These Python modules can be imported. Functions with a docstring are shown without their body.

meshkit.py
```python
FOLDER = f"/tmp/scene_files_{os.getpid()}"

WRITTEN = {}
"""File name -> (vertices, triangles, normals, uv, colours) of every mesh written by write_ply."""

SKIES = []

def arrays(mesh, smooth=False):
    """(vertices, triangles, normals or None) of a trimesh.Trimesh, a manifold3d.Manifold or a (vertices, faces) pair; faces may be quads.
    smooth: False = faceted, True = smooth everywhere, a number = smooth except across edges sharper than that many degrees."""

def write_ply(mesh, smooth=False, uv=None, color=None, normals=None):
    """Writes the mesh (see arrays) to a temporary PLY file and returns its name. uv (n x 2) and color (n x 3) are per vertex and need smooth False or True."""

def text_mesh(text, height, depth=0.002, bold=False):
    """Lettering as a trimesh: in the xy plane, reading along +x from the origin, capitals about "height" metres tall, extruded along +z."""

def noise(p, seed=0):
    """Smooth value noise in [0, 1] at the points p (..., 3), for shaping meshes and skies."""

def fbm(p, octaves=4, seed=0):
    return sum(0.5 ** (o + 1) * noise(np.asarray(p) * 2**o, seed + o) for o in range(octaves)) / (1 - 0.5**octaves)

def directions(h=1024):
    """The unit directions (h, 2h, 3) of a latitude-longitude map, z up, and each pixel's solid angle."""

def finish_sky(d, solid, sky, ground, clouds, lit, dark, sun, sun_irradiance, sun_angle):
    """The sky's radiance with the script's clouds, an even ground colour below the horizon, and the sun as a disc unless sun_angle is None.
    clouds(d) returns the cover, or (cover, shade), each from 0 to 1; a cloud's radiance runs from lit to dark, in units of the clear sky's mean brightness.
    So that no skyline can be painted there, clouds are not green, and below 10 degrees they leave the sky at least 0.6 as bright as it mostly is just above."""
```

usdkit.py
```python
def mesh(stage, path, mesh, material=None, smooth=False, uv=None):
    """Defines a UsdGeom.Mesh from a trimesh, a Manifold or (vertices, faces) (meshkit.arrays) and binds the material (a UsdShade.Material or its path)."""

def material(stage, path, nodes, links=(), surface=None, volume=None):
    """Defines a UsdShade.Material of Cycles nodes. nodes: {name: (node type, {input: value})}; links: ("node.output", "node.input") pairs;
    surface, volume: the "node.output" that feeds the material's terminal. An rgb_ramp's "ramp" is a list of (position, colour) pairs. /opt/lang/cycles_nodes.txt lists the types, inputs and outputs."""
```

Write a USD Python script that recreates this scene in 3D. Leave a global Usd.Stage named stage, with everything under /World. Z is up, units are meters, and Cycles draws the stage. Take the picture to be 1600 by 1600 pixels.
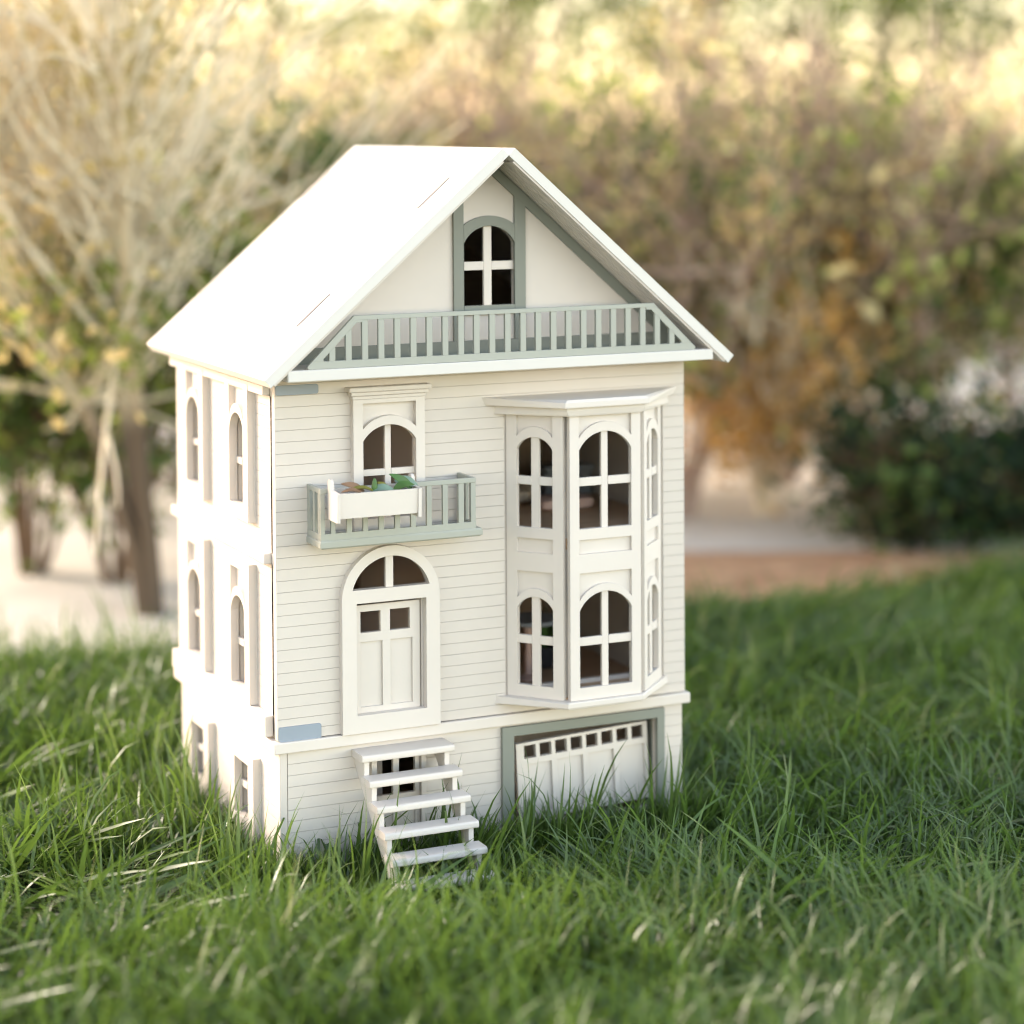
import math, random
import numpy as np
import trimesh
from shapely.geometry import Polygon, box as sbox, Point
from shapely.ops import unary_union
from shapely import affinity
import usdkit, meshkit
from pxr import Usd, UsdGeom, UsdLux, UsdShade, Gf, Sdf, Vt

# ------------------------------------------------------------------ stage, camera, light
stage = Usd.Stage.CreateInMemory()
UsdGeom.SetStageUpAxis(stage, UsdGeom.Tokens.z)
UsdGeom.SetStageMetersPerUnit(stage, 1.0)
UsdGeom.Xform.Define(stage, '/World')
UsdGeom.Scope.Define(stage, '/World/Looks')

CAM = np.array([-0.68000, -2.02060, 0.71660])
YAW, PITCH, ROLL, FPX, PPY = 0.43040, 0.03190, -0.00580, 3524.21, 311.04
EXPOSURE = 2.0
SUN_ELEV, SUN_AZ = math.radians(25), math.radians(-40)     # azimuth measured from +y towards +x
SUN = np.array([math.cos(SUN_ELEV) * math.sin(SUN_AZ), math.cos(SUN_ELEV) * math.cos(SUN_AZ), math.sin(SUN_ELEV)])
FW = np.array([math.sin(YAW) * math.cos(PITCH), math.cos(YAW) * math.cos(PITCH), -math.sin(PITCH)])
RT = np.array([math.cos(YAW), -math.sin(YAW), 0.0])
UP = np.cross(RT, FW)
RT2 = math.cos(ROLL) * RT + math.sin(ROLL) * UP
UP2 = -math.sin(ROLL) * RT + math.cos(ROLL) * UP
cam = UsdGeom.Camera.Define(stage, '/World/camera')
cam.CreateHorizontalApertureAttr(36.0)
cam.CreateVerticalApertureAttr(36.0)
cam.CreateFocalLengthAttr(FPX / 1600 * 36)
cam.CreateHorizontalApertureOffsetAttr(0.0)
cam.CreateVerticalApertureOffsetAttr(-(800 - PPY) / 1600 * 36)
cam.CreateClippingRangeAttr(Gf.Vec2f(0.05, 200))
cam.CreateFStopAttr(2.05)
cam.CreateFocusDistanceAttr(2.15)
cam.CreateExposureAttr(EXPOSURE)
M = Gf.Matrix4d(*RT2, 0, *UP2, 0, *(-FW), 0, *CAM, 1)
cam.AddTransformOp().Set(M)

dome = UsdLux.DomeLight.Define(stage, '/World/sky')
skym = usdkit.material(stage, '/World/Looks/sky', {
    'sky': ('sky_texture', {'sky_type': 'single_scattering', 'sun_disc': False, 'sun_elevation': SUN_ELEV, 'sun_rotation': math.atan2(SUN[0], SUN[1]),
                            'aerosol_density': 0.8}),
    'wb': ('mix_color', {'blend_type': 'multiply', 'fac': 1.0, 'b': (1.27, 1.0, 0.80), 'use_clamp': False}),
    'bg': ('background_shader', {'strength': 0.15})}, [('sky.color', 'wb.a'), ('wb.result', 'bg.color')], surface='bg.background')
UsdShade.MaterialBindingAPI.Apply(dome.GetPrim()).Bind(skym)
dome.GetPrim().SetCustomDataByKey('kind', 'structure')
sun = UsdLux.DistantLight.Define(stage, '/World/sun')
sun.CreateIntensityAttr(0.27)
sun.CreateAngleAttr(14.0)
sun.CreateNormalizeAttr(True) if hasattr(sun, 'CreateNormalizeAttr') else None
sun.CreateColorAttr(Gf.Vec3f(1.0, 0.90, 0.76))
rot = Gf.Rotation(Gf.Vec3d(0, 0, 1), Gf.Vec3d(*SUN))
sun.AddTransformOp().Set(Gf.Matrix4d().SetRotate(rot))

# ------------------------------------------------------------------ materials
def lk(n):
    return '/World/Looks/' + n

def paint(name, col, rough=0.42, grain=0.0, var=0.04):
    c = np.array(col)
    return usdkit.material(stage, lk(name), {
        'geo': ('geometry', {}),
        'n': ('noise_texture', {'scale': 9.0, 'detail': 4.0, 'roughness': 0.6}),
        'r': ('rgb_ramp', {'ramp': [(0.25, tuple(c * (1 - var))), (0.75, tuple(np.minimum(c * (1 + var), 0.9)))]}),
        'f': ('noise_texture', {'scale': 420.0, 'detail': 3.0}),
        'b': ('bump', {'strength': 0.12, 'distance': 0.0006}),
        'bev': ('bevel', {'radius': 0.0007, 'samples': 4}),
        'p': ('principled_bsdf', {'roughness': rough, 'specular_ior_level': 0.4})},
        [('geo.position', 'n.vector'), ('geo.position', 'f.vector'), ('n.fac', 'r.fac'), ('r.color', 'p.base_color'), ('f.fac', 'b.height'),
         ('bev.bevel', 'b.normal'), ('b.normal', 'p.normal')], surface='p.BSDF')

def wood(name, c1, c2, axis=(1, 14, 14)):
    return usdkit.material(stage, lk(name), {
        'geo': ('geometry', {}), 'm': ('mapping', {'scale': axis}),
        'n': ('noise_texture', {'scale': 14.0, 'detail': 5.0, 'distortion': 0.6}),
        'r': ('rgb_ramp', {'ramp': [(0.3, c1), (0.7, c2)]}),
        'p': ('principled_bsdf', {'roughness': 0.55})},
        [('geo.position', 'm.vector'), ('m.vector', 'n.vector'), ('n.fac', 'r.fac'), ('r.color', 'p.base_color')], surface='p.BSDF')

def leafy(name, ramp, trans=0.4, rough=0.45, spec=0.4, tscale=1.25):
    """Foliage: every leaf or blade takes its own tone."""
    return usdkit.material(stage, lk(name), {
        'geo': ('geometry', {}),
        'r': ('rgb_ramp', {'ramp': ramp}),
        'n': ('noise_texture', {'scale': 3.0, 'detail': 2.0}),
        'nr': ('rgb_ramp', {'ramp': [(0.3, (0.72, 0.75, 0.7)), (0.7, (1.15, 1.12, 1.05))]}),
        'mx': ('mix_color', {'blend_type': 'multiply', 'fac': 1.0, 'use_clamp': False}),
        'ts': ('mix_color', {'blend_type': 'multiply', 'fac': 1.0, 'b': (tscale, tscale, tscale * 0.85), 'use_clamp': False}),
        'p': ('principled_bsdf', {'roughness': rough, 'specular_ior_level': spec}),
        't': ('translucent_bsdf', {}), 'm': ('mix_closure', {'fac': trans})},
        [('geo.random_per_island', 'r.fac'), ('geo.position', 'n.vector'), ('n.fac', 'nr.fac'), ('r.color', 'mx.a'), ('nr.color', 'mx.b'),
         ('mx.result', 'p.base_color'), ('mx.result', 'ts.a'), ('ts.result', 't.color'), ('p.BSDF', 'm.closure1'), ('t.BSDF', 'm.closure2')], surface='m.closure')

def rough(name, c1, c2, scale=6.0, r=0.85, bump=0.004):
    return usdkit.material(stage, lk(name), {
        'geo': ('geometry', {}),
        'n': ('noise_texture', {'scale': scale, 'detail': 6.0, 'roughness': 0.65}),
        'r': ('rgb_ramp', {'ramp': [(0.32, c1), (0.68, c2)]}),
        'b': ('bump', {'strength': 0.5, 'distance': bump}),
        'p': ('principled_bsdf', {'roughness': r, 'specular_ior_level': 0.2})},
        [('geo.position', 'n.vector'), ('n.fac', 'r.fac'), ('r.color', 'p.base_color'), ('n.fac', 'b.height'), ('b.normal', 'p.normal')], surface='p.BSDF')

CREAM = paint('cream_paint', (0.605, 0.55, 0.495))
TRIM = paint('trim_paint', (0.64, 0.585, 0.53))
ROOFP = paint('roof_paint', (0.62, 0.595, 0.555), var=0.02)
MINT = paint('mint_paint', (0.355, 0.365, 0.318))
SAGE = paint('sage_paint', (0.21, 0.222, 0.19))
HINGE = paint('grey_hinge_paint', (0.27, 0.31, 0.36), rough=0.35)
RAW = wood('raw_wood', (0.13, 0.085, 0.055), (0.20, 0.14, 0.095))
FLOORW = wood('floor_wood', (0.48, 0.31, 0.19), (0.62, 0.44, 0.29))
INNER = wood('inner_back_wood', (0.52, 0.38, 0.25), (0.66, 0.51, 0.36), (14, 14, 1))
TENON = wood('tenon_wood', (0.36, 0.31, 0.27), (0.44, 0.38, 0.33))
GREYP = paint('grey_furniture_paint', (0.30, 0.33, 0.36))
PINK = paint('pink_cloth', (0.62, 0.44, 0.38), rough=0.9)
CLOTH = paint('cream_cloth', (0.66, 0.56, 0.44), rough=0.9)
DARK = paint('dark_paint', (0.035, 0.035, 0.04))
PLEAF = paint('planter_leaf_green', (0.06, 0.13, 0.035), rough=0.4, var=0.25)
PLEAF2 = paint('planter_leaf_blue_green', (0.16, 0.24, 0.19), rough=0.5, var=0.15)
PLEAF3 = paint('planter_leaf_olive', (0.17, 0.16, 0.03), rough=0.5, var=0.3)
PLEAF4 = paint('planter_leaf_brown', (0.20, 0.12, 0.07), rough=0.6, var=0.2)
GRASS = leafy('grass_blade', [(0.0, (0.088, 0.150, 0.030)), (0.22, (0.18, 0.265, 0.064)), (0.46, (0.32, 0.41, 0.14)), (0.72, (0.50, 0.57, 0.30)),
                              (0.94, (0.56, 0.61, 0.38)), (0.98, (0.50, 0.50, 0.24)), (1.0, (0.52, 0.48, 0.32))], trans=0.38, rough=0.32, spec=0.8, tscale=1.35)
SOIL = rough('lawn_soil', (0.025, 0.03, 0.012), (0.06, 0.065, 0.03), 30)
PATHM = rough('pale_path', (0.46, 0.43, 0.385), (0.64, 0.60, 0.54), 3)
MULCH = rough('leaf_litter', (0.32, 0.16, 0.085), (0.56, 0.36, 0.21), 14, bump=0.01)
BARK = rough('dark_bark', (0.08, 0.05, 0.03), (0.17, 0.11, 0.07), 25)
FORKB = usdkit.material(stage, lk('fork_bark'), {
    'geo': ('geometry', {}), 'z': ('separate_xyz', {}), 'n': ('noise_texture', {'scale': 12.0, 'detail': 4.0}),
    'add': ('math', {'math_type': 'multiply_add', 'value2': 0.25}),
    'r': ('rgb_ramp', {'ramp': [(0.38, (0.085, 0.058, 0.034)), (0.56, (0.66, 0.53, 0.35))]}),
    'p': ('principled_bsdf', {'roughness': 0.8})},
    [('geo.position', 'z.vector'), ('geo.position', 'n.vector'), ('n.fac', 'add.value1'), ('z.z', 'add.value3'), ('add.value', 'r.fac'), ('r.color', 'p.base_color')], surface='p.BSDF')
PALEB = rough('pale_twig_bark', (0.62, 0.52, 0.35), (0.80, 0.72, 0.56), 20)
MAUVEB = rough('mauve_twig_bark', (0.34, 0.23, 0.18), (0.50, 0.37, 0.30), 20)
GOLD = leafy('golden_dry_leaf', [(0, (0.54, 0.44, 0.23)), (0.4, (0.70, 0.62, 0.41)), (1, (0.84, 0.80, 0.64))], trans=0.5)
GREENL = leafy('mid_green_leaf', [(0, (0.07, 0.12, 0.028)), (0.6, (0.17, 0.235, 0.07)), (1, (0.36, 0.39, 0.14))], trans=0.45, tscale=1.5)
YGREEN = leafy('yellow_green_leaf', [(0, (0.20, 0.25, 0.06)), (0.6, (0.38, 0.41, 0.13)), (1, (0.60, 0.58, 0.28))], trans=0.5, tscale=1.5)
RUST = leafy('rusty_leaf', [(0, (0.18, 0.11, 0.045)), (0.5, (0.36, 0.22, 0.08)), (0.8, (0.26, 0.24, 0.08)), (1, (0.50, 0.36, 0.15))], trans=0.45, tscale=1.4)
MAUVEL = leafy('dry_mauve_seed', [(0, (0.26, 0.19, 0.155)), (0.6, (0.40, 0.32, 0.27)), (1, (0.54, 0.45, 0.38))], trans=0.45)
PALEL = leafy('pale_sunlit_leaf', [(0, (0.70, 0.62, 0.36)), (1, (0.85, 0.80, 0.62))], trans=0.5, rough=0.3, tscale=1.1)
BRIGHTL = leafy('bright_green_leaf', [(0, (0.44, 0.48, 0.16)), (0.6, (0.60, 0.62, 0.30)), (1, (0.78, 0.70, 0.40))], trans=0.5, rough=0.3, tscale=1.3)
ORANGEL = leafy('orange_dry_leaf', [(0, (0.55, 0.33, 0.11)), (0.5, (0.72, 0.49, 0.20)), (1, (0.85, 0.70, 0.42))], trans=0.5, tscale=1.2)
DKGREEN = leafy('dark_evergreen_leaf', [(0, (0.02, 0.045, 0.018)), (0.7, (0.06, 0.11, 0.04)), (1, (0.17, 0.24, 0.11))], trans=0.35)

# ------------------------------------------------------------------ scene tree helpers
used = {}
def numbered(path):
    n = used.get(path, 0)
    used[path] = n + 1
    return path if n == 0 else f'{path}_{n:03d}'

def tag(prim, label=None, cat=None, group=None, kind=None):
    for k, v in (('label', label), ('category', cat), ('group', group), ('kind', kind)):
        if v:
            prim.SetCustomDataByKey(k, v)
    return prim

def thing(name, label, cat, loc=(0, 0, 0), group=None):
    x = UsdGeom.Xform.Define(stage, numbered('/World/' + name))
    x.AddTranslateOp().Set(Gf.Vec3d(*map(float, loc)))
    return tag(x.GetPrim(), label, cat, group)

def put(name, m, mat, parent=None, label=None, kind=None, smooth=False):
    """One mesh prim, in metres, under parent or /World."""
    base = str(parent.GetPath()) if parent is not None else '/World'
    g = usdkit.mesh(stage, numbered(base + '/' + name), m, mat, smooth=smooth)
    return tag(g.GetPrim(), label, None, None, kind)

# modelling helpers work in millimetres
def fin(ms):
    m = trimesh.util.concatenate(ms) if isinstance(ms, (list, tuple)) else ms.copy()
    m.apply_scale(0.001)
    return m

def polys(p):
    p = p.buffer(0)
    return [g for g in getattr(p, 'geoms', [p]) if g.geom_type == 'Polygon' and g.area > 0.5]

def _ext(p, h):
    return trimesh.util.concatenate([trimesh.creation.extrude_polygon(g, h) for g in polys(p)])

def ext_y(p, y0, y1):
    m = _ext(p, y1 - y0)
    m.apply_transform([[1, 0, 0, 0], [0, 0, -1, y1], [0, 1, 0, 0], [0, 0, 0, 1]])
    return m

def ext_x(p, x0, x1):
    m = _ext(p, x1 - x0)
    m.apply_transform([[0, 0, 1, x0], [1, 0, 0, 0], [0, 1, 0, 0], [0, 0, 0, 1]])
    return m

def ext_z(p, z0, z1):
    m = _ext(p, z1 - z0)
    m.apply_translation([0, 0, z0])
    return m

def bx(x0, x1, y0, y1, z0, z1):
    m = trimesh.creation.box([x1 - x0, y1 - y0, z1 - z0])
    m.apply_translation([(x0 + x1) / 2, (y0 + y1) / 2, (z0 + z1) / 2])
    return m

def cbox(x0, x1, y0, y1, z0, z1, c=0.6):
    """Box with chamfered edges."""
    pts = []
    for sx in (0, 1):
        for sy in (0, 1):
            for sz in (0, 1):
                X, Y, Z = (x0, x1)[sx], (y0, y1)[sy], (z0, z1)[sz]
                dx, dy, dz = (c, -c)[sx], (c, -c)[sy], (c, -c)[sz]
                pts += [(X, Y + dy, Z + dz), (X + dx, Y, Z + dz), (X + dx, Y + dy, Z)]
    return trimesh.convex.convex_hull(np.array(pts))

def hull(pts):
    return trimesh.convex.convex_hull(np.array(pts, float))

def cap(x0, x1, zs, za, n=28):
    """Arc points from (x1, zs) over the apex (za) to (x0, zs)."""
    h, r = (x1 - x0) / 2, za - zs
    R = (h * h + r * r) / (2 * r)
    cx, cz = (x0 + x1) / 2, za - R
    a = math.asin(min(1, h / R))
    if r > h:
        a = math.pi - a
    return [(cx + R * math.sin(t), cz + R * math.cos(t)) for t in np.linspace(a, -a, n)]

def arch(x0, x1, zb, zs, za):
    return Polygon([(x0, zb), (x1, zb)] + cap(x0, x1, zs, za))

# ------------------------------------------------------------------ the dolls' house
house = thing('dollhouse', 'tall cream wooden dollhouse with white gabled roof standing in the grass', 'dollhouse')
ZB, ZT = 135.0, 482.0

def rows(z0, z1, ref, pitch=11.0):
    """Siding rows between z0 and z1, with joints at ref + k * pitch."""
    k = math.ceil((z0 + 1 - ref) / pitch)
    zs = [z0] + [ref + pitch * i for i in range(k, k + 60) if ref + pitch * i < z1 - 1] + [z1]
    return list(zip(zs[:-1], zs[1:]))

def planks(parent, extr, u0, u1, z0, z1, holes, f0, f1, ref=453.0, gap=0.26):
    for a, b in rows(z0, z1, ref):
        p = sbox(u0, a + gap / 2, u1, b - gap / 2).difference(holes)
        for g in polys(p):
            if g.bounds[2] - g.bounds[0] > 1.2:
                put('siding_plank', fin(extr(g, f0, f1)), CREAM, parent)

# --- outlines on the front face (x, z)
door_out = unary_union([sbox(63, 135.7, 164.5, 264), Point(113.75, 264).buffer(50.75, 48)])
fan = Point(113.75, 263.5).buffer(41.2, 48).intersection(sbox(60, 274, 170, 320))
door_open = sbox(78, 153, 150, 261)
win_out = sbox(76, 331, 150, 457)
win_open = arch(86, 140.5, 342, 416.7, 431.7)
win_recess = sbox(86, 428.4, 140.5, 453).difference(arch(86, 140.5, 300, 428.4, 440.5))
bay_hole = sbox(243, 160, 409, 434)

fw = put('front_wall', fin(ext_y(sbox(0, ZB + 1, 440, ZT - 0.5).difference(unary_union([win_open.buffer(2), fan.buffer(1.5), door_open.buffer(1.5), bay_hole])), 1.5, 8)), CREAM, house)
planks(fw, ext_y, 0, 440, ZB + 0.6, ZT - 0.7, unary_union([door_out.buffer(-1), win_out.buffer(-1), sbox(237.5, 154, 415, 436)]), 0, 1.4)

# --- left wall of the body (y, z)
def side_set(kind, y0):
    """Window plate on the left wall. y0: its front edge."""
    if kind == 'upper':
        zb, zt, sill, spr, apx = 335, 470, 348.5, 419, 438.5
    elif kind == 'mid':
        zb, zt, sill, spr, apx = 157.5, 294, 168.5, 240, 258
    else:
        out = sbox(y0, 8, y0 + 72, 104)
        op = sbox(y0 + 15, 38, y0 + 60, 94)
        return out, op, None, (38, 94)
    a, b = y0 + 13, y0 + 59
    out = sbox(y0, zb, y0 + 72, zt)
    op = arch(a, b, sill, spr, apx)
    rec = sbox(a, spr + 2, b, apx + 27).difference(arch(a, b, sill, spr + 8, apx + 9))
    return out, op, rec, (sill, apx)

side = [(k, y0, *side_set(k, y0)) for k in ('upper', 'mid', 'low') for y0 in (59, 208)]
body_side = [s for s in side if s[0] != 'low']
base_side = [s for s in side if s[0] == 'low']
slope_z = lambda x: 689.4 - (220 - x) * math.tan(0.7184)
lw = put('left_wall', fin(ext_x(sbox(9, ZB + 1, 328, 503).difference(unary_union([s[3].buffer(1) for s in body_side])), 1.5, 8)), CREAM, house)
planks(lw, ext_x, 9, 328, ZB + 22, 463, unary_union([s[2].buffer(-1) for s in body_side] + [sbox(9, 302.6, 328, 313)]), 0, 1.4)
for z0, z1 in ((137, 157), (302.6, 313), (463.5, 473)):
    put('wall_band', fin(cbox(-7.5, 0.6, 14, 329, z0, z1, 0.8)), TRIM, house)
put('corner_post', fin(cbox(0, 8, 9.2, 13.4, 157.5, 496, 0.3)), CREAM, house)

def side_window(s, xo):
    k, y0, out, op, rec, (sill, apx) = s
    p = out.difference(op)
    back = p
    if rec is not None:
        p = p.difference(rec)
    fr = put('side_window_frame', fin([ext_x(p, xo - 8, xo - 2), ext_x(back, xo - 2, xo + 0.5)]), TRIM, house)
    a, b = op.bounds[0], op.bounds[2]
    c = (a + b) / 2
    top = 438 if k == 'upper' else apx - 0.5
    put('mullion', fin(cbox(xo - 0.5, xo + 3.5, c - 3.2, c + 3.2, sill - 0.5, apx + 0.5, 0.3)), TRIM, fr)
    zc = sill + (apx - sill) * (0.45 if k != 'low' else 0.5)
    for u0, u1 in ((a - .5, c - 3.1), (c + 3.1, b + .5)):
        put('transom', fin(cbox(xo - 1.2, xo + 3.2, u0, u1, zc - 3, zc + 3.4, 0.3)), TRIM, fr)

for s in body_side:
    side_window(s, 0.0)

# --- right and back walls
rw = put('right_wall', fin(ext_x(sbox(9, ZB + 1, 328, 503), 432, 438.5)), CREAM, house)
planks(rw, ext_x, 9, 328, ZB + 1, 482, Polygon(), 438.6, 440)
put('back_wall', fin(ext_y(Polygon([(4, 5), (434, 5), (434, 503), (220, 693), (4, 503)]), 328.3, 333)), RAW, house)

# --- floors and partitions
put('ground_floor', fin([ext_z(sbox(8.3, 8.4, 431.7, 328), 127, 137.5), ext_z(Polygon([(245, 8.6), (284, -44), (361, -44), (408, 8.6)]), 154.2, 156)]), FLOORW, house)
put('upper_floor', fin(ext_z(Polygon([(8.3, 328), (8.3, 8.6), (247, 8.6), (285, -43), (360, -43), (405, 8.6), (431.7, 8.6), (431.7, 328)]), 302, 313)), FLOORW, house)
put('ridge_beam', fin(ext_y(Polygon([(220, 688), (232, 677.5), (232, 668), (208, 668), (208, 677.5)]), 6.2, 327)), RAW, house)
put('attic_floor', fin(bx(0.3, 439.7, 0.2, 328, 482.2, 492.6)), RAW, house)
put('partition_wall', fin(bx(208, 213, 60, 327.5, 137.8, 301.7)), CREAM, house)
put('partition_wall', fin(bx(208, 213, 60, 327.5, 313.3, 481.7)), CREAM, house)

# --- base storey
bay_shadow = None
gar_out, gar_open = sbox(232, 2, 414, 122.4), sbox(244.6, 22, 405.7, 113)
bd_out, bd_open = sbox(94, 1, 151, 112), sbox(99.5, 4, 146, 108)
bf = put('base_front_wall', fin(ext_y(sbox(9.8, 0, 436.5, 125).difference(unary_union([gar_open.buffer(0.5), bd_open.buffer(0.5)])), 1.5, 8)), CREAM, house)
planks(bf, ext_y, 9.8, 436.5, 0, 124.6, unary_union([gar_out.buffer(-1), bd_out.buffer(-1)]), 0, 1.4, ref=123.5)
bl = put('base_left_wall', fin(ext_x(sbox(9.2, 0, 328, 125).difference(unary_union([s[3].buffer(1) for s in base_side])), 4.0, 10)), CREAM, house)
put('base_corner_post', fin(cbox(2.0, 9.5, 0.4, 9.0, 0, 124, 0.3)), CREAM, house)
planks(bl, ext_x, 9.2, 328, 0, 124.6, unary_union([s[2].buffer(-1) for s in base_side]), 2.5, 3.9, ref=123.5)
for s in base_side:
    side_window(s, 2.5)
put('base_right_wall', fin(bx(430, 436.5, 8.2, 328, 0, 125)), CREAM, house)
put('inner_back_panel', fin(bx(8.6, 207.6, 322, 327.6, 313.4, 481.6)), INNER, house)
put('inner_back_panel', fin(bx(225, 429.5, 110, 115, 4.2, 124)), INNER, house)
put('partition_wall', fin(bx(60, 121.5, 40, 44, 4.2, 124)), CREAM, house)
for z0, z1 in ((137.8, 301.6), (313.4, 481.6)):
    put('inner_back_panel', fin(bx(213.4, 431.5, 322, 327.6, z0, z1)), INNER, house)
put('base_floor', fin(bx(10.2, 429.8, 8.2, 328, 0.5, 4)), RAW, house)
lt = [Polygon([(-4.5, -5), (444, -5), (444, 333), (-4.5, 333)])]
put('base_ledge', fin([cbox(-4.8, 444, -5, 8.0, 124.2, 135, 0.9), cbox(-4.8, 8, 8.1, 333, 124.2, 135, 0.9), cbox(432, 444, 8.1, 333, 124.2, 135, 0.9)]), TRIM, house)

# --- roof
TH, TS, ZI, SL = 0.7184, 9.6, 689.4, 320.7
sn, cs = math.sin(TH), math.cos(TH)
def rp(side_, a, o):
    return (220 + side_ * (a * cs + o * sn), ZI - a * sn + o * cs)
for sd in (-1, 1):
    slab = ext_y(Polygon([rp(sd, 0, 0), rp(sd, SL, 0), rp(sd, SL, TS), rp(sd, 0, TS)]), -53.8, 346)
    if sd > 0 or True:
        rf = put('roof_slab', fin(slab), ROOFP, house)
    for k in range(5):
        y0 = -52.6 + k * 10.1
        put('soffit_strip', fin(ext_y(Polygon([rp(sd, 8 + k % 2 * 0, 0.2), rp(sd, SL - 4, 0.2), rp(sd, SL - 4, -2.1), rp(sd, 8, -2.1)]), y0, y0 + 8.3)), CREAM, rf)
    for a0, a1, y in ((44, 88, 1.2), (210, 254.5, 0), (44, 88.5, 336), (207, 255, 333)):
        put('roof_tenon', fin(ext_y(Polygon([rp(sd, a0, TS - 3), rp(sd, a1, TS - 3), rp(sd, a1, TS + 1.0), rp(sd, a0, TS + 1.0)]), y - 2.8, y + 2.8)), TENON, rf)

# --- gable
tri = Polygon([(rp(-1, SL, -2.2)[0], rp(-1, SL, -2.2)[1]), rp(1, SL, -2.2), (220, ZI - 2.2 / cs)]).intersection(sbox(-20, 493, 460, 700))
g_open = arch(194.5, 248.8, 542, 603.5, 620)
gw = put('gable_wall', fin(ext_y(tri.difference(g_open.buffer(0.3)), 0, 6)), CREAM, house)
tri_in = affinity.translate(tri, 0, -12.4).intersection(sbox(-20, 508, 460, 700))
inner = tri.intersection(sbox(0, 508, 440, 700)).intersection(affinity.translate(Polygon([rp(-1, SL, -2.2), rp(1, SL, -2.2), (220, ZI - 2.2 / cs)]), 0, -12.4))
rafters = tri.difference(inner).intersection(sbox(-20, 508, 460, 700))
put('gable_rafter_trim', fin(ext_y(rafters.intersection(sbox(-30, 500, 220, 700)), -3, 0.4)), SAGE, house)
put('gable_rafter_trim', fin(ext_y(rafters.intersection(sbox(220, 500, 470, 700)), -3, 0.4)), SAGE, house)
put('gable_base_trim', fin(ext_y(tri.intersection(sbox(-20, 493, 460, 508)), -3.2, 0.4)), SAGE, house)
for u0, u1 in ((183.5, 194.2), (249, 260.8)):
    put('gable_post', fin(ext_y(sbox(u0, 508.2, u1, 700).intersection(inner), -3, 0.4)), SAGE, house)
gf = put('attic_window_frame', fin(ext_y(unary_union([sbox(194.4, 533, 248.8, 621.3), arch(194.4, 248.8, 560, 621.2, 630)]).difference(g_open), -3, 0.4)), SAGE, house)
put('mullion', fin(cbox(217, 225.6, 1, 4.6, 541, 620.5, 0.3)), TRIM, gf)
for u0, u1 in ((194.2, 217.0), (225.6, 249)):
    put('transom', fin(cbox(u0, u1, 1.2, 4.4, 576.5, 585, 0.3)), TRIM, gf)

# --- gable deck and railing
put('gable_deck', fin(cbox(-4.6, 444.6, -53, -0.1, 482.3, 493, 0.7)), ROOFP, house)
outer = Polygon([(12.5, 493.2), (428, 493.2), (378, 541.5), (61.5, 541.5)]).buffer(-2).buffer(2)
innr = Polygon([(12.5, 493.2), (428, 493.2), (378, 541.5), (61.5, 541.5)]).buffer(-6.4, join_style=2).union(sbox(70, 520, 370, 537.4)).intersection(sbox(0, 500.2, 440, 537.4))
innr = innr.buffer(-1.5).buffer(1.5)
fr = outer.difference(innr)
gr = put('gable_railing', fin(ext_y(fr.intersection(sbox(0, 490, 440, 500.2)), -51, -47.2)), MINT, house)
put('top_rail', fin(ext_y(fr.intersection(sbox(0, 537.4, 440, 545)), -51, -47.2)), MINT, gr)
for u in (0, 220):
    put('end_rail', fin(ext_y(fr.intersection(sbox(u, 500.2, u + 220, 537.4)), -51, -47.2)), MINT, gr)
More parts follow.
